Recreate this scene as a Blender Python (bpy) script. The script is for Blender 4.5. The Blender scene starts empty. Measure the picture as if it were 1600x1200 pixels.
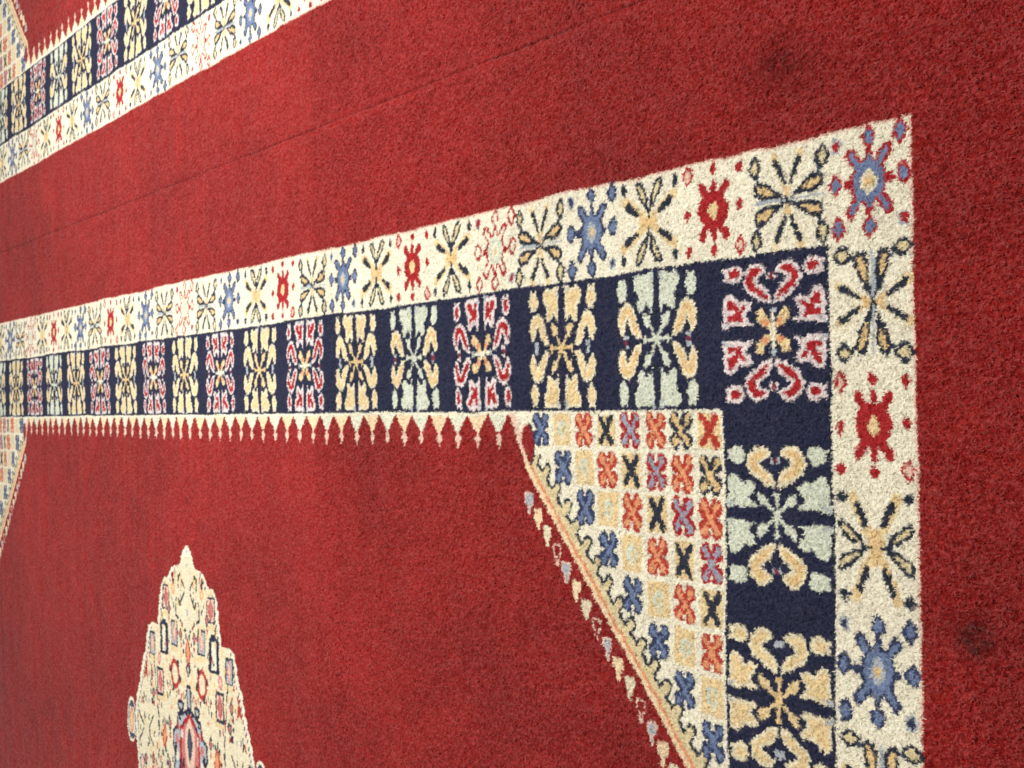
import bpy, math, numpy as np
from mathutils import Matrix, Vector
S = 0.10                     # metres per design unit (one unit = width of the cream border)
sc = bpy.context.scene

# ------------------------------------------------------------------ camera
cam_d = bpy.data.cameras.new('camera'); cam = bpy.data.objects.new('camera', cam_d)
sc.collection.objects.link(cam); sc.camera = cam
cam_d.sensor_width = 36.0; cam_d.lens = 2297.555 / 1600 * 36
cam_d.clip_start = 0.02; cam_d.clip_end = 100
Rr = ((-0.5379477271434887, 0.014419723408667538, -0.8428548596500828),
      (0.021454496136470533, 0.9997640072131511, 0.003410934861904232),
      (0.8427051367201183, -0.01624812167358147, -0.5381301432603411))
cam.matrix_world = Matrix(((Rr[0][0], -Rr[1][0], -Rr[2][0], -8.61315 * S),
                           (Rr[0][1], -Rr[1][1], -Rr[2][1], 2.43565 * S),
                           (Rr[0][2], -Rr[1][2], -Rr[2][2], 9.55181 * S), (0, 0, 0, 1)))
cam_d.dof.use_dof = True; cam_d.dof.focus_distance = 1.35; cam_d.dof.aperture_fstop = 26.0

# ------------------------------------------------------------------ light
world = bpy.data.worlds.new('World'); sc.world = world; world.use_nodes = True
bg = world.node_tree.nodes['Background']
bg.inputs[0].default_value = (1.0, 0.985, 0.96, 1); bg.inputs[1].default_value = 0.37
def area(name, loc, target, sx, sy, power, col):
    d = bpy.data.lights.new(name, 'AREA'); d.shape = 'RECTANGLE'; d.size = sx; d.size_y = sy
    d.energy = power; d.color = col
    o = bpy.data.objects.new(name, d); sc.collection.objects.link(o); o.location = loc
    o.rotation_euler = (Vector(target) - Vector(loc)).to_track_quat('-Z', 'Y').to_euler()
    return o
area('softbox_light', (1.9, -1.0, 2.35), (0.9, 0.4, 0), 1.1, 0.6, 98, (0.94, 0.98, 1.0))  # unseen softbox added high over the far side to light the pile
area('fill_light', (-2.2, 2.4, 2.2), (0.2, 0.2, 0), 1.2, 1.2, 4, (1.0, 0.97, 0.92))  # weak unseen fill lamp added behind the camera
sc.view_settings.view_transform = 'Standard'; sc.view_settings.look = 'None'
sc.view_settings.exposure = 0.0; sc.view_settings.gamma = 1.0; sc.view_settings.use_curve_mapping = False

rng = np.random.default_rng(7)
# ------------------------------------------------------------------ yarn colours
def lin(r, g, b):
    c = np.array([r, g, b]) / 255.0
    return np.where(c <= .04045, c / 12.92, ((c + .055) / 1.055) ** 2.4)
PAL = {}
YARN = []
def yarn(n, r, g, b): PAL[n] = len(YARN); YARN.append(lin(r, g, b))
yarn('red', 150, 27, 22); yarn('cream', 244, 232, 204); yarn('navy', 38, 42, 64); yarn('yellow', 232, 196, 138)
yarn('blue', 116, 130, 160); yarn('dark', 44, 50, 62); yarn('green', 218, 218, 194); yarn('orange', 232, 156, 110)
yarn('pink', 238, 198, 174); yarn('grey', 184, 186, 186); yarn('crimson', 176, 38, 40); yarn('rust', 188, 62, 48)
yarn('olive', 228, 208, 160); yarn('gold', 236, 206, 152); yarn('rose', 204, 122, 112); yarn('slate', 74, 82, 98)
yarn('mauve', 160, 160, 172); yarn('wine', 130, 50, 66); yarn('brown', 70, 58, 50); yarn('ecru', 238, 222, 186)
yarn('indigo', 54, 62, 90); yarn('peach', 246, 216, 174); yarn('sage', 230, 224, 198); yarn('blush', 234, 216, 208)
YARN = np.array(YARN)
FIELD, OUTER, INNER, TEETH, CORNER, MEDAL = range(6)

# ------------------------------------------------------------------ the rug design, worked on a fine chart
CP = 0.01; LU, LV = 35.10, 12.0; AX = LU / 2
NU, NV = int(LU / CP) + 1, int(LV / CP) + 1
col = np.zeros((NU, NV), np.uint8); part = np.zeros((NU, NV), np.uint8)
gu = (np.arange(NU) * CP)[:, None] * np.ones((1, NV)); gv = np.ones((NU, 1)) * (np.arange(NV) * CP)[None, :]

class Cell:
    """local window: x runs along the band, y across it"""
    def __init__(s, cu, cv, hu, hv, turn=False, mx=1, my=1, scale=1.0):
        a, b = max(0, int((cu - hu) / CP)), min(NU, int((cu + hu) / CP) + 1)
        c, d = max(0, int((cv - hv) / CP)), min(NV, int((cv + hv) / CP) + 1)
        s.ok = a < b and c < d
        s.v = col[a:b, c:d]; s.p = part[a:b, c:d]
        U = gu[a:b, c:d]; V = gv[a:b, c:d]
        if turn: s.X, s.Y = (V - cv) * mx / scale, (U - cu) * my / scale
        else: s.X, s.Y = -(U - cu) * mx / scale, (V - cv) * my / scale
    def put(s, m, c): s.v[m] = PAL[c]
    def ell(s, x, y, rx, ry, c, rot=0, w=0, ci=None):
        a = math.radians(rot); X = s.X - x; Y = s.Y - y
        P = X * math.cos(a) + Y * math.sin(a); Q = -X * math.sin(a) + Y * math.cos(a)
        s.put((P / rx) ** 2 + (Q / ry) ** 2 < 1, c)
        if ci: s.put((P / max(rx - w, .004)) ** 2 + (Q / max(ry - w, .004)) ** 2 < 1, ci)
    def dia(s, x, y, rx, ry, c, w=0, ci=None):
        X = np.abs(s.X - x); Y = np.abs(s.Y - y)
        s.put((X / rx) ** 1.25 + (Y / ry) ** 1.25 < 1, c)
        if ci: s.put((X / max(rx - w, .004)) ** 1.25 + (Y / max(ry - w, .004)) ** 1.25 < 1, ci)
    def box(s, x, y, rx, ry, c, w=0, ci=None):
        X = np.abs(s.X - x); Y = np.abs(s.Y - y)
        s.put((X < rx) & (Y < ry), c)
        if ci: s.put((X < rx - w) & (Y < ry - w), ci)
    def line(s, x0, y0, x1, y1, w, c, w1=None):
        dx, dy = x1 - x0, y1 - y0; L = dx * dx + dy * dy + 1e-9
        t = np.clip(((s.X - x0) * dx + (s.Y - y0) * dy) / L, 0, 1)
        D = np.hypot(s.X - x0 - t * dx, s.Y - y0 - t * dy)
        s.put(D < w + (0 if w1 is None else (w1 - w) * t), c)
    def poly(s, pts, c, w=0, ci=None):
        n = len(pts); ins = np.zeros(s.X.shape, bool); D = np.full(s.X.shape, 9.)
        for i in range(n):
            (x0, y0), (x1, y1) = pts[i], pts[(i + 1) % n]
            if abs(y1 - y0) > 1e-9:
                k = (y0 > s.Y) != (y1 > s.Y)
                ins ^= k & (s.X < (x1 - x0) * (s.Y - y0) / (y1 - y0) + x0)
            dx, dy = x1 - x0, y1 - y0; L = dx * dx + dy * dy + 1e-9
            t = np.clip(((s.X - x0) * dx + (s.Y - y0) * dy) / L, 0, 1)
            D = np.minimum(D, np.hypot(s.X - x0 - t * dx, s.Y - y0 - t * dy))
        s.put(ins, c)
        if ci: s.put(ins & (D > w), ci)

# ---- motifs of the cream border
def butterfly(c):
    c.line(-.42, .03, .42, .03, .020, 'grey')
    for sx in (-1, 1):
        for sy in (-1, 1):
            o = .03
            c.line(.02 * sx, o + .10 * sy, .17 * sx, o + .40 * sy, .030, 'ecru', .06)
            c.line(.14 * sx, o + .36 * sy, .17 * sx, o + .44 * sy, .030, 'gold')
            c.line(0, o + .05 * sy, .05 * sx, o + .14 * sy, .035, 'yellow', .02)
            c.line(.045 * sx, o + .17 * sy, .15 * sx, o + .37 * sy, .024, 'dark', .038)
            c.line(.37 * sx, o + .17 * sy, .42 * sx, o + .28 * sy, .024, 'slate')
            c.poly([(.015 * sx, o + .010 * sy), (.14 * sx, o + .11 * sy), (.29 * sx, o + .20 * sy), (.40 * sx, o + .225 * sy),
                    (.465 * sx, o + .17 * sy), (.44 * sx, o + .075 * sy), (.33 * sx, o + .03 * sy), (.16 * sx, o + .03 * sy)], 'dark', .047, 'yellow')
            c.dia(.435 * sx, o + .355 * sy, .092, .12, 'dark', .046, 'olive')
    c.line(-.03, 0, .03, .06, .02, 'dark')
def sprig(c):
    for sx in (-1, 1):
        for sy in (-1, 1):
            c.line(0, .02 * sy, .42 * sx, .25 * sy, .045, 'gold', .06)
            c.line(.20 * sx, .11 * sy, .36 * sx, .20 * sy, .034, 'dark', .046)
            c.line(.01 * sx, .12 * sy, .03 * sx, .2 * sy, .022, 'dark')
            c.poly([(.01 * sx, .12 * sy), (.08 * sx, .17 * sy), (.18 * sx, .29 * sy), (.24 * sx, .41 * sy), (.20 * sx, .47 * sy),
                    (.10 * sx, .43 * sy), (.02 * sx, .27 * sy)], 'dark', .038, 'olive')
            c.dia(.435 * sx, .385 * sy, .055, .075, 'dark')
    c.ell(0, 0, .17, .06, 'yellow')
    for sy in (-1, 1): c.line(0, .05 * sy, 0, .14 * sy, .016, 'dark')
def flower(c, out, inn, ring, ctr, core=None):
    w = .038
    for sx, sy, k in ((-1, -1, 0), (1, 1, 0), (1, -1, 1), (-1, 1, 1)):
        if not k:
            c.ell(.39 * sx, .375 * sy, .062, .07, 'grey'); c.dia(.39 * sx, .375 * sy, .045, .055, out)
        else: c.dia(.375 * sx, .385 * sy, .092, .115, out, w + .006, inn)
    for sx, sy in ((0, -1), (0, 1)): c.dia(0, .395 * sy, .092, .105, out, w, inn)
    for sx in (-1, 1): c.dia(.40 * sx, -.02, .092, .115, out, w, inn)
    for sx in (-1, 1):
        c.line(.15 * sx, 0, .265 * sx, 0, .06, out, .035)
        for sy in (-1, 1):
            c.line(.10 * sx, .12 * sy, .215 * sx, .262 * sy, .058, out, .066)
            c.line(0, .15 * sy, 0, .275 * sy, .068, out, .038)
    c.ell(0, 0, .215, .21, out)
    for sx in (-1, 1):
        for sy in (-1, 1):
            c.line(.10 * sx, .12 * sy, .205 * sx, .25 * sy, .026, inn, .032)
            c.line(0, .15 * sy, 0, .225 * sy, .036, inn, .022)
    c.ell(0, 0, .175, .185, inn); c.ell(0, 0, .165, .175, ring)
    c.dia(0, 0, .10, .12, ctr)
    if core: c.ell(0, 0, .042, .046, core)
def star(c, k):
    r = 'crimson'
    for x, y in ((0, -.27), (0, .27), (.195, .25), (-.195, .25), (.195, -.25), (-.195, -.25)):
        c.line(0, 0, x, y * 1.1, .085, r, .030)
    c.ell(0, 0, .225, .20, r)
    for sx in (-1, 1):
        for sy in (-1, 1): c.ell(.185 * sx, .245 * sy, .05, .058, r)
    c.dia(0, 0, .08, .095, 'gold')
    for i, (x, y) in enumerate(((-.39, .02), (.39, -.02), (0, -.41), (0, .41), (-.39, -.38), (.39, -.39), (-.39, .39), (.39, .385))):
        if (k == 1 and i in (4, 7)) or (k == 0 and i in (7,)) or (k == 2 and i in (4, 7)): c.dia(x, y, .085, .105, r, .038, 'pink')
        else: c.dia(x, y, .056, .066, r)
def cream_motif(t, c, k=0):
    if t == 'A': butterfly(c)
    elif t == 'B': sprig(c)
    elif t == 'S': star(c, k)
    elif t == 'U': flower(c, 'indigo', 'blue', 'blue', 'grey', 'yellow')
    elif t == 'O': flower(c, 'crimson', 'cream', 'green', 'cream' if k else 'green', 'gold')
    elif t == 'C': flower(c, 'crimson', 'blue', 'blue', 'ecru', 'yellow')

# ---- motifs of the navy border
def block(c, kind, k=0):
    if kind == 'R': edge, fil, hook, hf, ctr, cw = 'blush', 'crimson', 'blush', 'crimson', 'gold', 'cream'
    elif kind == 'G': edge, fil, hook, hf, ctr, cw = 'green', 'green', 'ecru', 'yellow', 'green', 'green'
    else: edge, fil, hook, hf, ctr, cw = 'ecru', 'gold', 'ecru', 'gold', 'gold', 'yellow'
    w = .036
    for sx in (-1, 1):
        for sy in (-1, 1):
            c.ell(.56 * sx, .525 * sy, .086, .115, edge, 0, w, fil)
            c.box(.60 * sx, .635 * sy, .022, .030, edge); c.box(.52 * sx, .64 * sy, .018, .025, edge)
            c.poly([(x * sx, y * sy) for x, y in ((.07, .25), (.115, .34), (.17, .37), (.23, .30), (.285, .29), (.31, .37), (.29, .45), (.35, .52), (.375, .58),
                    (.36, .64), (.30, .675), (.2, .655), (.045, .69), (.06, .5))], edge, w + (.012 if kind == 'R' else 0), fil)
            if kind == 'R': c.line(.21 * sx, .66 * sy, .185 * sx, .55 * sy, .020, edge); c.line(.28 * sx, .44 * sy, .22 * sx, .47 * sy, .018, edge)
            c.poly([(x * sx, y * sy) for x, y in ((.245, .03), (.33, .03), (.41, .095), (.455, .18), (.48, .235), (.515, .16), (.55, .075), (.605, .085), (.645, .18),
                    (.635, .29), (.57, .37), (.47, .40), (.385, .35), (.325, .23), (.27, .12))], hook, w, hf)
            if kind == 'R':
                c.poly([(x * sx, y * sy) for x, y in ((.02, .02), (.09, .03), (.13, .09), (.21, .14), (.19, .23), (.11, .21), (.05, .13))], ctr)
                c.ell(.085 * sx, .10 * sy, .036, .040, 'orange')
            else:
                c.line(.03 * sx, .04 * sy, .10 * sx, .14 * sy, .020, ctr); c.ell(.14 * sx, .19 * sy, .050, .062, ctr, 0); c.dia(.185 * sx, .235 * sy, .035, .045, ctr)
            c.ell(.50 * sx, .045 * sy, .032, .034, 'grey' if kind != 'R' else 'blush')
            c.line(.10 * sx, .60 * sy, .06 * sx, .68 * sy, .016, 'grey')
        c.ell(.51 * sx, .005, .034, .034, 'wine' if kind != 'Y' else 'grey')
        c.line(0, 0, .16 * sx, 0, .022, cw); c.ell(.19 * sx, 0, .026, .045, cw if kind != 'R' else 'grey')
    c.ell(0, 0, .045, .045, cw)

# ---- fill the bands
col[(gu < 1) | (gv < 1)] = PAL['cream']; part[(gu < 1) | (gv < 1) | (gu > LU - 1)] = OUTER
col[gu > LU - 1] = PAL['cream']
col[(gu < .022) | (gv < .022) | (gu > LU - .022)] = PAL['pink']
i1 = (gu >= 1) & (gv >= 1) & (gu <= LU - 1)
m = i1 & ((gu < 2.47) | (gv < 2.47) | (gu > LU - 2.47)); col[m] = PAL['navy']; part[m] = INNER
i2 = (gu >= 2.47) & (gv >= 2.47) & (gu <= LU - 2.47)
m = i2 & ((gu < 2.53) | (gv < 2.53) | (gu > LU - 2.53)); col[m] = PAL['cream']; part[m] = TEETH
fu = np.array([.49, 1.50, 2.56, 3.61, 4.64, 5.68, 6.67, 7.71, 8.76, 9.82, 10.9, 11.99, 13.1, 14.2, 15.36, 16.45, 17.55])
seq = 'CASBUAOBSBUASBUAO'
us = list(fu) + [LU - x for x in fu[:-1][::-1]]; sq = seq + seq[:-1][::-1]
for i, (u, t) in enumerate(zip(us, sq)):
    g = min(abs(us[min(i + 1, 32)] - u) or 9, abs(us[max(i - 1, 0)] - u) or 9)
    cream_motif(t, Cell(u, .5, .54, .5, scale=1.0), (i % 3) if t != 'O' else int(i == 6))
for side in (0, 1):
    for k, t in enumerate('ASBUAOBSBUA'):
        v = 1.56 + k * 1.068
        cream_motif(t, Cell(.5 if not side else LU - .5, v, .5, .54, turn=(t in 'AB'), my=-1 if t in 'AB' else 1), (k + 1) % 3)
bu = [1.735 + 1.757 * k for k in range(19)]
for k, t in enumerate('RGYRGYRYRYRYRYGRYGR'):
    block(Cell(bu[k], 1.745, .78, .74, turn=(k in (0, 18)), scale=1.03), t, k)
for side in (0, 1):
    for k, t in enumerate('GYRGYR'):
        block(Cell(1.735 if not side else LU - 1.735, 3.485 + 1.725 * k, .74, .78, turn=True, scale=1.03), t)

# ---- corner spandrels (near corner drawn, far corner mirrored)
for side in (0, 1):
    gx = gu if not side else LU - gu
    W = gx + gv
    edge = 9.24 - .30 * np.clip((3.15 - gv) / .6, 0, 1)
    ins = (gx >= 2.53) & (gv >= 2.53)
    m = ins & (W < edge); col[m] = PAL['cream']; part[m & (W < edge)] = CORNER
    on = ins & (gv > 2.98)
    D = gv - gx                                                  # runs along the diagonal
    k = np.round((D + 2.78) / .397); dd = (D + 2.78) - k * .397
    lob = ((dd + .06) / .120) ** 2 + ((W - 8.79) / .150) ** 2
    lob2 = ((dd + .06) / .072) ** 2 + ((W - 8.80) / .10) ** 2
    col[on & ((lob < 1) | (np.abs(W - 8.90) < .034)) & (W < edge - .1)] = PAL['dark']
    col[on & (W < edge - .10) & ((W > 8.93) | (lob2 < 1) | ((np.abs(dd + .06) < .072) & (W > 8.80)))] = PAL['olive']
    col[on & (W < edge - .02) & (W > edge - .19)] = PAL['gold']
    col[on & (W < edge - .10) & (W > edge - .18)] = PAL['orange']
    col[on & (W < edge) & (W > edge - .105)] = PAL['peach']
    up = ins & (gv <= 2.98)
    col[up & (W < edge) & (W > edge - .12)] = PAL['pink']
    rt = (((gx - 6.02) / .14) ** 2 + ((gv - 2.86) / .22) ** 2 < 1) & (W < edge - .10) & (gv > 2.62) & ins
    rt2 = (((gx - 6.02) / .175) ** 2 + ((gv - 2.86) / .25) ** 2 < 1) & (W < edge - .06) & (gv > 2.58) & ins
    col[rt2 & ~rt] = PAL['pink']; col[rt2 & ~rt & (gx < 6.0)] = PAL['dark']; col[rt] = PAL['red']
    # pendant drops outside the line
    cols = ['grey', 'peach', 'ecru', 'rose']
    for n in range(46):
        v0 = 3.52 + .1935 * n; u0 = 9.53 - v0
        if u0 < 2.7: break
        cu = u0 if not side else LU - u0
        c = Cell(cu, v0, .2, .2, mx=1 if not side else -1)
        P = [(-.085, -.100), (.09, -.095), (.092, .01), (.05, .06), (.03, .15), (-.02, .15), (-.045, .05), (-.085, .01)]
        if n % 4 == 3: c.poly(P, 'pink', .026, 'red')
        elif n % 4 == 0: c.poly(P, 'pink', .02, 'grey')
        else: c.poly(P, cols[n % 4])
        c.p[(c.v != 0) & (c.p == 0)] = CORNER
    # little crossed blossoms
    for i in range(0, 9):
        for j in range(0, 9):
            t = i + j
            if t > 7: continue
            u0, v0 = 2.69 + .4325 * i, 2.685 + .441 * j
            c = Cell(u0 if not side else LU - u0, v0, .2, .2, mx=1 if not side else -1)
            a, b = {0: ('gold', 'rust'), 1: ('dark', 'yellow'), 2: ('rust', 'orange'), 3: ('crimson', 'mauve'), 4: ('gold', 'dark'),
                    5: ('rust', 'orange'), 6: ('gold', 'green'), 7: ('indigo', 'blue')}[t]
            if t == 6:
                c.box(0, 0, .17, .185, 'gold'); c.ell(0, 0, .09, .10, 'green'); c.dia(0, .1, .05, .05, 'ecru'); c.dia(.02, 0, .05, .06, 'olive'); continue
            if t in (0, 4):
                c.box(0, 0, .165, .185, 'gold')
                for s_ in (-1, 1): c.line(-.10, -.135 * s_, .10, .135 * s_, .040, b, .046)
                c.ell(0, 0, .055, .06, b); continue
            c.box(0, 0, .085, .12, a)
            for sx in (-1, 1):
                for sy in (-1, 1):
                    c.ell(.088 * sx, .105 * sy, .084, .098, a, 25 * sx * sy)
            for sx in (-1, 1):
                for sy in (-1, 1):
                    c.line(.02 * sx, .03 * sy, .10 * sx, .125 * sy, .022, b, .040)
            c.ell(0, 0, .045, .05, b); c.ell(.0, .125, .02, .03, 'cream'); c.ell(.0, -.145, .02, .03, 'cream')
            c.line(.03, -.06, .05, -.09, .012, a); c.line(-.04, .05, -.06, .08, .012, a)

# ---- toothed edging along the field
def teeth(cen, long_axis):
    for n, p in enumerate(cen):
        kc = 'peach' if n % 2 else 'sage'
        if long_axis: c = Cell(p, 2.53, .26, .5)
        else: c = Cell(2.53, p, .5, .26, turn=True)
        if not c.ok: continue
        free = c.p == FIELD
        y, x = c.Y, np.abs(c.X)
        t = np.clip(y / .215, 0, 1); tri = (y >= -.01) & (x < .195 * (1 - t) + .018) & (y < .22)
        dd = ((x / .074) ** 1.3 + (np.abs(y - .29) / .078) ** 1.3 < 1) | ((x < .014) & (y > .2) & (y < .40))
        for mm, cc in ((tri, kc), (dd, 'pink')):
            mm = mm & free; c.v[mm] = PAL[cc]; c.p[mm] = TEETH
teeth([AX + .4833 * (n + .5) for n in range(-23, 23)], True)

# ---- medallion
tab = np.array([(4.88, .0), (4.93, .10), (5.0, .2), (5.12, .30), (5.29, .38), (5.31, .62), (5.36, .80), (5.46, .95), (5.56, 1.02), (5.57, 1.22),
                (5.66, 1.38), (5.9, 1.48), (6.3, 1.60), (6.52, 1.66), (6.53, 2.02), (6.60, 2.20), (6.8, 2.32), (7.05, 2.38), (7.2, 2.52), (7.45, 2.64),
                (7.75, 2.76), (8.1, 2.96), (8.45, 3.08), (9.1, 3.02), (9.5, 2.86), (10.2, 3.1), (10.8, 3.5), (11.5, 3.6), (12.1, 3.6)])
sc_ = .055 * np.abs(np.sin(gv * np.pi / .21))
med = np.abs(gu - AX) < np.interp(gv, tab[:, 0], tab[:, 1], left=-1) + sc_ * (gv > 5.2)
med2 = np.abs(gu - AX) < np.interp(gv, tab[:, 0], tab[:, 1] - .09, left=-1)
pend = np.zeros_like(med)
for sx in (-1, 1): pend |= ((gu - AX - sx * 3.36) / .27) ** 2 + ((gv - 8.66) / .46) ** 2 < 1
inf = (gv > 2.53)
m = (med | pend) & inf
col[m] = PAL['cream']; part[m] = MEDAL; col[med2 & (gv > 5.1)] = PAL['ecru']
M = Cell(AX, 0, 5, 13)
M.X = np.abs(M.X)
def mbox(x, v, rx, rv, kind):
    if kind == 'ring':
        M.box(x, v, rx, rv, 'navy'); M.box(x, v, rx * .45, rv * .8, 'cream')
        M.box(x, v - rv, rx * .6, .05, 'navy')
    else:
        M.box(x, v, rx, rv, 'dark', .045, 'grey' if kind == 'g' else 'pink'); M.dia(x, v, rx * .6, rv * .8, 'rose' if kind == 'g' else 'crimson', .035, 'pink' if kind == 'g' else 'rose')
        M.box(x, v + rv + .06, rx, .035, 'gold')
M.dia(0, 5.0, .06, .04, 'grey'); M.ell(0, 5.25, .04, .04, 'grey'); M.ell(0, 6.12, .05, .06, 'grey')
M.line(.40, 5.44, .14, 5.70, .026, 'dark'); M.line(.40, 5.44, .44, 5.54, .03, 'dark')
M.line(.15, 5.78, .38, 6.02, .026, 'dark'); M.line(.38, 6.02, .44, 5.92, .03, 'dark')
M.line(.73, 5.44, .73, 5.60, .035, 'crimson'); M.ell(.73, 5.73, .11, .10, 'orange', 0, .045, 'gold')
mbox(1.18, 5.95, .21, .25, 'r')
M.line(.60, 6.02, .60, 6.22, .03, 'dark'); M.line(.48, 6.26, .58, 6.22, .03, 'dark'); M.line(.85, 5.9, .80, 5.98, .02, 'dark')
for x, v in ((.35, 6.30), (.25, 6.38), (.12, 6.45)): M.dia(x, v, .05, .05, 'dark')
mbox(.72, 6.58, .19, .24, 'g'); mbox(1.33, 6.74, .23, .31, 'ring'); mbox(2.02, 6.93, .17, .24, 'g')
M.dia(0, 6.85, .13, .28, 'crimson', .05, 'orange')
for x, v in ((.08, 6.56), (.20, 6.68), (.22, 6.86), (.07, 7.18)): M.ell(x, v, .035, .06, 'dark')
M.ell(.71, 7.35, .24, .29, 'rust', 0, .10, 'ecru')
for x, v in ((.55, 7.12), (.96, 7.28), (.46, 7.42), (.80, 7.62)): M.ell(x, v, .06, .07, 'dark')
for x, v in ((.52, 7.62), (.9, 7.6), (.76, 7.05)): M.line(x, v, x, v + .08, .03, 'rust')
M.ell(1.61, 7.17, .10, .13, 'rose', 0, .05, 'pink'); mbox(1.56, 7.62, .20, .26, 'r')
M.line(1.95, 7.15, 1.88, 7.55, .02, 'dark'); M.line(1.88, 7.7, 1.80, 8.0, .02, 'dark'); M.line(1.78, 8.1, 1.72, 8.3, .03, 'dark')
M.poly([(2.45, 7.35), (2.5, 7.5), (2.56, 7.72), (2.45, 7.6), (2.32, 7.72), (2.38, 7.5)], 'rust')
M.ell(.95, 8.02, .05, .05, 'orange'); M.ell(2.3, 8.1, .05, .05, 'grey')
M.box(0, 7.72, .12, .26, 'navy', .05, 'grey'); M.ell(.43, 7.9, .16, .12, 'navy', 0, .07, 'grey')
M.poly([(0, 7.85), (.35, 8.0), (.62, 8.05), (.70, 8.3), (.88, 8.42), (.92, 8.7), (.80, 8.85), (.85, 9.2), (.7, 9.6), (0, 9.9)], 'navy', .07, 'grey')
M.poly([(0, 7.98), (.25, 8.1), (.52, 8.3), (.55, 8.7), (.5, 9.1), (.4, 9.5), (0, 9.7)], 'crimson', .10, 'rose')
M.poly([(0, 8.05), (.22, 8.3), (.28, 8.6), (.2, 8.9), (0, 9.15)], 'pink'); M.dia(0, 8.56, .14, .32, 'dark', .05, 'slate')
for x, v, a, b_, k_ in ((.33, 8.22, .05, .06, 'navy'), (.42, 8.42, .05, .09, 'blush'), (.36, 8.95, .05, .1, 'navy'), (.62, 8.3, .06, .07, 'crimson'), (.74, 8.72, .06, .1, 'navy'),
                       (.52, 9.0, .06, .12, 'navy'), (.6, 9.2, .08, .07, 'cream'), (.15, 8.0, .06, .05, 'navy'), (.5, 8.15, .05, .05, 'navy')): M.ell(x, v, a, b_, k_)
M.ell(.66, 8.55, .08, .1, 'rose'); M.ell(.66, 8.85, .07, .1, 'cream')
M.dia(1.37, 8.62, .16, .24, 'rust', .07, 'orange')
for x, v in ((1.3, 8.36), (1.48, 8.4), (1.56, 8.62), (1.3, 8.86), (1.44, 8.95)): M.ell(x, v, .035, .07, 'dark')
M.line(1.75, 8.4, 1.72, 8.55, .03, 'dark'); M.line(1.7, 8.9, 1.75, 9.15, .03, 'dark'); M.line(1.85, 9.2, 1.8, 9.45, .03, 'dark')
M.line(2.87, 8.4, 2.58, 8.63, .026, 'dark'); M.line(2.59, 8.71, 2.83, 8.95, .026, 'dark')
M.line(2.06, 8.38, 2.29, 8.62, .026, 'dark'); M.line(2.3, 8.7, 2.05, 8.95, .026, 'dark')
mr = np.random.default_rng(5)
for v in np.arange(5.35, 10.6, .105):
    hw = np.interp(v, tab[:, 0], tab[:, 1]) - .10
    M.line(hw, v, hw - .03, v + .05, .020, 'slate')
for x, v in ((1.05, 8.35), (1.1, 9.1), (2.0, 7.9), (2.05, 9.2), (.95, 9.5), (2.5, 9.3), (1.55, 9.35), (2.1, 7.55), (.35, 6.55), (1.0, 6.15)):
    M.dia(x, v, .10, .13, 'dark', .045, 'rose'); M.ell(x, v + .2, .04, .06, 'rust'); M.ell(x + .16, v, .035, .05, 'slate')
for n in range(260):
    v = 5.4 + 4.4 * mr.random(); x = mr.random() * (np.interp(v, tab[:, 0], tab[:, 1]) - .12)
    k_ = ('dark', 'dark', 'gold', 'rust', 'slate', 'gold')[n % 6]
    sl = M.v[int((x + 5) / CP), int(v / CP)]
    if sl not in (PAL['ecru'], PAL['cream']) or (x < .3 and v < 6.2): continue
    dx, dv = .07 * (mr.random() - .5), .05 + .06 * mr.random()
    M.line(x, v, x + dx, v + dv, (.026 if k_ != 'gold' else .04), k_)
M.ell(3.36, 8.66, .22, .40, 'dark', 0, .05, 'cream'); M.ell(3.36, 8.66, .10, .26, 'rose', 0, .05, 'gold'); M.box(3.36, 8.36, .09, .04, 'slate'); M.box(3.36, 8.96, .09, .04, 'slate')
for v in (9.4, 10.2, 11.0, 11.7):
    for x in (.4, 1.2, 1.9, 2.7): M.dia(x + (.2 if int(v * 10) % 2 else 0), v, .14, .2, ('crimson', 'slate', 'orange')[int(v * 10 + x * 10) % 3], .05, 'pink')
lost = (col != PAL['red']) & (part == FIELD) & (gv > 3) & (np.abs(gu - AX) < 4.2)
col[lost] = PAL['red']

# ------------------------------------------------------------------ noise helpers
def vnoise(x, y, seed):
    r = np.random.default_rng(seed).random((256, 256)).astype(np.float32)
    xi = np.floor(x).astype(np.int64); yi = np.floor(y).astype(np.int64)
    fx = (x - xi); fy = (y - yi); fx = fx * fx * (3 - 2 * fx); fy = fy * fy * (3 - 2 * fy)
    a = r[xi & 255, yi & 255]; b = r[(xi + 1) & 255, yi & 255]; c = r[xi & 255, (yi + 1) & 255]; d = r[(xi + 1) & 255, (yi + 1) & 255]
    return (a * (1 - fx) + b * fx) * (1 - fy) + (c * (1 - fx) + d * fx) * fy - .5
JIT = np.random.default_rng(3).random((1024, 1024, 4)).astype(np.float32)

SEAM = -1.872
def rug_lookup(u, v):
    """yarn colour and part of the tuft rooted at (u, v): the two woven rugs on the red ground"""
    up = v < SEAM
    uu = np.where(up, AX + (u - 16.57) / 1.045, u); vv = np.where(up, -3.69 - v, v)
    vv2 = np.where(vv > LV, 2 * LV - vv, vv)
    ins = (uu >= 0) & (uu < LU) & (vv >= 0) & (vv2 >= 0)
    iu = np.clip((uu / CP), 0, NU - 1).astype(np.int64); iv = np.clip((vv2 / CP), 0, NV - 1).astype(np.int64)
    c = np.where(ins, col[iu, iv], 0); p = np.where(ins, part[iu, iv], FIELD)
    far_v = ins & (vv > LV)
    right = uu > AX
    p = np.where(p == CORNER, 6 + right * 1 + far_v * 2, p)      # the four spandrels are separate parts
    return c, p

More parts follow.
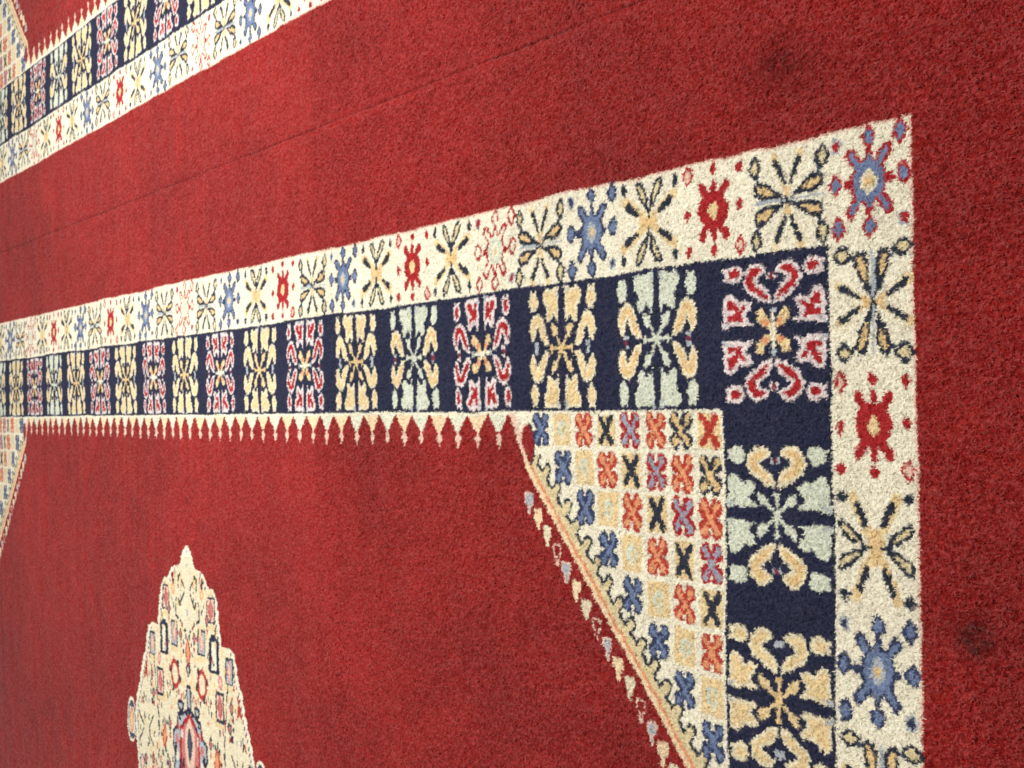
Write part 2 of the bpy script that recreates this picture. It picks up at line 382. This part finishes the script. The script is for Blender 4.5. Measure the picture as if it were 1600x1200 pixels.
# ------------------------------------------------------------------ pile surface on one graded grid
def grade(segs):
    out = [segs[0][0]]
    for a, b, d0, d1 in segs:
        x = a
        while x < b - 1e-9:
            x += d0 + (d1 - d0) * (x - a) / (b - a)
            if x > b - .3 * d1: x = b
            out.append(x)
    return np.array(out)
US = grade([(-9, -1.6, .11, .03), (-1.6, 4, .0098, .0105), (4, 11, .0105, .018), (11, 34, .018, .045), (34, 50, .08, .2)])
v_mid = grade([(-20, -9.2, .16, .05), (-9.2, -4, .024, .016), (-4, -1.3, .015, .010), (-1.3, 5.8, .0092, .0092),
               (5.8, 9.6, .0105, .015), (9.6, 12.5, .018, .028), (12.5, 26, .05, .16)])
gap = .0015
def build_strip(vs):
    vs = vs[:]; nU, nV = len(US), len(vs)
    U, V = np.meshgrid(US, vs, indexing='ij'); U = U.astype(np.float64); V = V.astype(np.float64)
    # jittered tuft lattice: rows run along u
    PU, PV = .027, .0195
    lx = U / PU + .35 * vnoise(U * 9, V * 9, 11) ; ly = V / PV + .5 * vnoise(U * 7, V * 7, 12)
    bi = np.floor(lx).astype(np.int64); bj = np.floor(ly).astype(np.int64)
    best = np.full(U.shape, 9., np.float32); ti = bi.copy(); tj = bj.copy(); sec = best.copy()
    for di in (-1, 0, 1):
        for dj in (-1, 0, 1):
            a, b = bi + di, bj + dj
            j = JIT[a & 1023, b & 1023]
            d = ((lx - a - .12 - .76 * j[..., 0]) ** 2 + (ly - b - .16 - .68 * j[..., 1]) ** 2).astype(np.float32)
            k = d < best
            sec = np.where(k, best, np.minimum(sec, d))
            best = np.where(k, d, best); ti = np.where(k, a, ti); tj = np.where(k, b, tj)
    j = JIT[ti & 1023, tj & 1023]
    cu = (ti + .5 + .3 * (j[..., 0] - .5)) * PU; cv = (tj + .5 + .3 * (j[..., 1] - .5)) * PV
    wu = .020 * vnoise(U * .9, V * 1.1, 61) + .010 * vnoise(U * 5, V * 6, 62); wv = .030 * vnoise(U * .8, V * .9, 63) + .012 * vnoise(U * 4, V * 5, 64)
    KU, KV = .0245, .021                                          # knots of the woven chart
    snap = lambda x, k: (np.floor(x / k) + .5) * k
    c, p = rug_lookup(snap(cu + .008 * (j[..., 2] - .5) + wu, KU), snap(cv + .008 * (j[..., 3] - .5) + wv, KV))
    dome = np.clip(1 - best * 1.5, 0, 1) ** .6
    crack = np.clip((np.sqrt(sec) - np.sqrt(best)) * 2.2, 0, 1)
    fine = vnoise(U * 62, V * 90, 21); mid = vnoise(U * 19, V * 34, 22); big = vnoise(U * 1.9 + V * 1.1, V * 2.5 - U * .8, 23); huge = vnoise(U * .30 + V * .33, V * .42 - U * .22, 24) + .5 * vnoise(U * .7 - V * .5, V * .8 + U * .5, 27)
    worm = 1 - np.abs(vnoise(U * 19 + 3 * mid, V * 36 + 2 * fine, 25)) * 4
    worm2 = 1 - np.abs(vnoise(U * 31 + 2.4 * fine + 40, V * 44 + 2.5 * mid, 26)) * 4
    c0 = rug_lookup(U, V)[0]; amp = np.where(c0 == 0, .90, .55)
    Z = amp * (.005 * crack * dome + .009 * (j[..., 2] - .5) + .008 * fine + .013 * mid + .006 * worm + .008 * worm2) + .015 * big
    # seam edge rolls down and pile parts there
    ds = np.abs(V - SEAM - .02 * vnoise(U * 1.1, U * 0, 31) - .008 * vnoise(U * 9, U * 0, 32))
    brk = np.clip(.6 + .5 * vnoise(U * 2.7, U * 0 + 5, 33) + .5 * vnoise(U * 11, U * 0 + 9, 34), .2, 1)
    Z -= brk * .022 * np.exp(-(ds / .020) ** 2) + .014 * np.exp(-(ds / .10) ** 2)
    # long faint ripples in the cloth
    Z += .02 * np.sin(V * 1.3 + .6 * np.sin(U * .35)) * .5 + .02 * huge + .016 * vnoise(U * 3.1 + .3 * V, V * .6, 35)
    nap_u = .016 * vnoise(U * 1.9, V * 2.6, 41) + .010 * vnoise(U * 13, V * 17, 42) + .006 * (j[..., 3] - .5)
    nap_v = .012 * vnoise(U * 2.1, V * 1.9, 43) + .008 * vnoise(U * 16, V * 14, 44) + .005 * (j[..., 2] - .5)
    keep = np.ones_like(U); keep[0] = keep[-1] = 0; keep[:, 0] = keep[:, -1] = 0
    X = (U + nap_u * keep) * S; Y = (V + nap_v * keep) * S; Z = Z * S
    # yarn colour with dye variation, painted-in pile shading and the two old stains
    rgb = .74 * YARN[c] + .26 * YARN[rug_lookup(snap(U + wu + .050 * vnoise(U * 40, V * 50, 51), KU), snap(V + wv + .046 * vnoise(U * 45, V * 45, 52), KV))[0]]
    f = 1 + .22 * (j[..., 3] - .5) + .20 * fine + np.where(c == 0, .13, .05) * (worm + worm2 - .5)
    f *= 1 + np.where(c == 0, .17, .06) * big + np.where(c == 0, .26, .08) * huge  # broad light and dark patches of nap shading, painted into the yarn colour
    f *= np.where(c == 0, .66, .88) + np.where(c == 0, .40, .12) * np.clip(crack * 1.2, 0, 1)                 # shade between tufts, painted into the colour
    st = np.exp(-(((U + .57) / .17) ** 2 + ((V - 4.37) / .15) ** 2) ** 1.0) * (.72 + .9 * (mid + .1))
    st2 = .36 * np.exp(-((U - 1.6) / .55) ** 2 - ((V + .74) / .30) ** 2) * (1 + 1.2 * mid)
    st3 = .18 * np.exp(-((U - 4.0) / .6) ** 2 - ((V - 6.1) / .35) ** 2)
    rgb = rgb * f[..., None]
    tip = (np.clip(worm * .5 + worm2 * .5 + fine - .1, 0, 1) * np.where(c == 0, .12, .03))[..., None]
    rgb = rgb * (1 - tip) + tip * np.array([.62, .30, .27])      # highlights on the yarn tips, painted in as a paler colour
    rgb = rgb * (1 - np.clip(st, 0, .9)[..., None] * np.array([.80, .35, .40])) * (1 - (st2 + st3)[..., None])
    soil = 1 - .09 * np.clip(vnoise(U * 2.7, V * 3.3, 71) + vnoise(U * 8, V * 9, 72) * .7 + .15, 0, 1)[..., None]
    rgb = rgb * soil + .012 * np.clip(fine + worm2 * .3, 0, 1)[..., None] * np.array([.9, 1, 1.2])
    # colour darkened along the seam groove
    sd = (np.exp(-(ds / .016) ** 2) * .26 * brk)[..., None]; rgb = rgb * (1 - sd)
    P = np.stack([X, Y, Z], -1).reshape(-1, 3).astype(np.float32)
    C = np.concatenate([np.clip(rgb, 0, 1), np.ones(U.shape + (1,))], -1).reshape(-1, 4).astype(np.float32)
    a = (np.arange(nU - 1)[:, None] * nV + np.arange(nV - 1)[None, :])
    Q = np.stack([a, a + nV, a + nV + 1, a + 1], -1).reshape(-1, 4)
    qp = p[:-1, :-1].reshape(-1)
    # loose yarn ends lying over the pile, each a thin tapered ribbon
    hr = np.random.default_rng(91); n = 420000
    hu = -1.6 + 13.5 * hr.random(n) ** 1.35; hv = -9.5 + 19 * hr.random(n)
    k = (hv > vs[0] + .1) & (hv < vs[-1] - .1) & (np.abs(hv - 2.2) < 4.2 + .34 * (hu + 1.6)) & (np.abs(hv - SEAM) > .06); hu, hv = hu[k], hv[k]; n = len(hu)
    iu = np.searchsorted(US, hu); iv = np.searchsorted(vs, hv)
    base = P.reshape(nU, nV, 3)[iu, iv]; th = hr.random(n) * 2 * np.pi; L = (.012 + .019 * hr.random(n)) * S; wd = (.0036 + .0026 * hr.random(n)) * S
    rise = (.003 + .009 * hr.random(n)) * S
    d = np.stack([np.cos(th) * 1.2, np.sin(th) * .8, 0 * th], -1); sd2 = np.stack([-np.sin(th), np.cos(th), 0 * th], -1) * wd[:, None]
    up_ = np.array([0, 0, 1.]) * rise[:, None]; b0 = base + np.array([0, 0, .001 * S])
    t0 = b0 + d * L[:, None] + up_
    HP = np.stack([b0 - sd2, t0 - sd2 * .5, t0 + sd2 * .5, b0 + sd2], 1).reshape(-1, 3).astype(np.float32)
    hc = C.reshape(nU, nV, 4)[iu, iv] * np.concatenate([(.80 + .48 * hr.random(n))[:, None] * np.ones((1, 3)), np.ones((n, 1))], 1)
    HC = np.repeat(np.clip(hc, 0, 1), 4, 0).astype(np.float32)
    HQ = len(P) + np.arange(4 * n).reshape(-1, 4)
    hp = p[iu, iv]
    return np.concatenate([P, HP]), np.concatenate([C, HC]), np.concatenate([Q, HQ]), np.concatenate([qp, hp])

def pile_material(name, sheen, rough, tint=(1, .95, .90)):
    m = bpy.data.materials.new(name); m.use_nodes = True; nt = m.node_tree; b = nt.nodes['Principled BSDF']
    at = nt.nodes.new('ShaderNodeAttribute'); at.attribute_name = 'yarn'
    tc = nt.nodes.new('ShaderNodeTexCoord')
    nz = nt.nodes.new('ShaderNodeTexNoise'); nz.inputs['Scale'].default_value = 900; nz.inputs['Detail'].default_value = 3
    nt.links.new(tc.outputs['Object'], nz.inputs['Vector'])
    mr = nt.nodes.new('ShaderNodeMapRange'); mr.inputs[1].default_value = .25; mr.inputs[2].default_value = .75
    mr.inputs[3].default_value = .86; mr.inputs[4].default_value = 1.14
    nt.links.new(nz.outputs['Fac'], mr.inputs[0])
    mx = nt.nodes.new('ShaderNodeVectorMath'); mx.operation = 'SCALE'
    nt.links.new(at.outputs['Color'], mx.inputs[0]); nt.links.new(mr.outputs[0], mx.inputs['Scale'])
    nt.links.new(mx.outputs[0], b.inputs['Base Color'])
    bp = nt.nodes.new('ShaderNodeBump'); bp.inputs['Strength'].default_value = .35; bp.inputs['Distance'].default_value = .0006
    nt.links.new(nz.outputs['Fac'], bp.inputs['Height']); nt.links.new(bp.outputs[0], b.inputs['Normal'])
    b.inputs['Roughness'].default_value = rough; b.inputs['Specular IOR Level'].default_value = .12
    b.inputs['Sheen Weight'].default_value = sheen; b.inputs['Sheen Roughness'].default_value = .28
    b.inputs['Sheen Tint'].default_value = tint + (1,)
    return m
MATS = {FIELD: pile_material('red_wool_pile', .55, .95, (1, .80, .78)), OUTER: pile_material('cream_wool_pile', .22, .95), INNER: pile_material('navy_wool_pile', .10, .95),
        TEETH: pile_material('edging_wool_pile', .22, .95), CORNER: pile_material('spandrel_wool_pile', .5, .95), MEDAL: pile_material('medallion_wool_pile', .22, .95)}
NAMES = {FIELD: 'red_field', OUTER: 'outer_border', INNER: 'inner_border', TEETH: 'toothed_edging', MEDAL: 'medallion',
         6: 'corner_spandrel', 7: 'corner_spandrel', 8: 'corner_spandrel', 9: 'corner_spandrel'}
PL = {FIELD: 'plain red pile ground', OUTER: 'cream border with red, blue and yellow flower and butterfly motifs',
      INNER: 'dark navy border with cream, green and red blocks', TEETH: 'row of small cream and yellow teeth on the red ground',
      MEDAL: 'stepped cream centre medallion with small motifs'}

def link_mesh(name, P, C, Q, parent, mat):
    ids, inv = np.unique(Q, return_inverse=True); inv = inv.reshape(Q.shape).astype(np.int32)
    me = bpy.data.meshes.new(name); me.vertices.add(len(ids)); me.vertices.foreach_set('co', P[ids].ravel())
    me.loops.add(inv.size); me.loops.foreach_set('vertex_index', inv.ravel())
    me.polygons.add(len(inv)); me.polygons.foreach_set('loop_start', np.arange(0, inv.size, 4, dtype=np.int32))
    me.polygons.foreach_set('loop_total', np.full(len(inv), 4, np.int32))
    me.polygons.foreach_set('use_smooth', np.ones(len(inv), bool))
    me.update(calc_edges=True)
    at = me.color_attributes.new('yarn', 'FLOAT_COLOR', 'POINT'); at.data.foreach_set('color', C[ids].ravel())
    me.materials.append(mat)
    o = bpy.data.objects.new(name, me); sc.collection.objects.link(o); o.parent = parent
    return o

def box_mesh(name, x0, x1, y0, y1, z0, z1, mat, parent=None):
    me = bpy.data.meshes.new(name)
    vs = [(x, y, z) for z in (z0, z1) for y in (y0, y1) for x in (x0, x1)]
    me.from_pydata(vs, [], [(0, 2, 3, 1), (4, 5, 7, 6), (0, 1, 5, 4), (2, 6, 7, 3), (0, 4, 6, 2), (1, 3, 7, 5)])
    me.materials.append(mat); o = bpy.data.objects.new(name, me); sc.collection.objects.link(o); o.parent = parent
    return o

# floor under the carpet
fm = bpy.data.materials.new('floor_screed'); fm.use_nodes = True; nt = fm.node_tree; b = nt.nodes['Principled BSDF']
nz = nt.nodes.new('ShaderNodeTexNoise'); nz.inputs['Scale'].default_value = 6; nz.inputs['Detail'].default_value = 8
cr = nt.nodes.new('ShaderNodeValToRGB'); cr.color_ramp.elements[0].color = (.16, .15, .14, 1); cr.color_ramp.elements[1].color = (.27, .26, .24, 1)
nt.links.new(nz.outputs['Fac'], cr.inputs[0]); nt.links.new(cr.outputs[0], b.inputs['Base Color']); b.inputs['Roughness'].default_value = .9
fl = box_mesh('floor', -2.5, 7.0, -3.5, 4.2, -.12, -.018, fm); fl['kind'] = 'structure'
jm = bpy.data.materials.new('jute_backing'); jm.use_nodes = True; nt = jm.node_tree; b = nt.nodes['Principled BSDF']
wv = nt.nodes.new('ShaderNodeTexWave'); wv.inputs['Scale'].default_value = 200
cr = nt.nodes.new('ShaderNodeValToRGB'); cr.color_ramp.elements[0].color = (.05, .012, .012, 1); cr.color_ramp.elements[1].color = (.09, .02, .02, 1)
nt.links.new(wv.outputs['Fac'], cr.inputs[0]); nt.links.new(cr.outputs[0], b.inputs['Base Color']); b.inputs['Roughness'].default_value = 1

def carpet(vs, label, y0, y1):
    root = bpy.data.objects.new('carpet', None); sc.collection.objects.link(root)
    root['label'] = label; root['category'] = 'carpet'
    P, C, Q, qp = build_strip(vs)
    for k in sorted(set(qp.tolist())):
        q = Q[qp == k]
        if len(q) < 200: continue
        o = link_mesh(NAMES[k], P, C, q, root, MATS[k if k < 6 else CORNER])
        if k in PL: o['label'] = PL[k]
    bk = box_mesh('backing', -9 * S, 50 * S, y0 * S, y1 * S, -.018, -.0115, jm, root)
    return root
lo = v_mid[v_mid > SEAM + gap * 1.5]; up = v_mid[v_mid < SEAM - gap * 1.5]
carpet(np.r_[SEAM + gap, lo], 'near red carpet with navy and cream bordered rug corner, below the thin seam', SEAM + gap, 26)
carpet(np.r_[up, SEAM - gap], 'far red carpet at top left, its patterned border beyond the thin seam', -20, SEAM - gap)
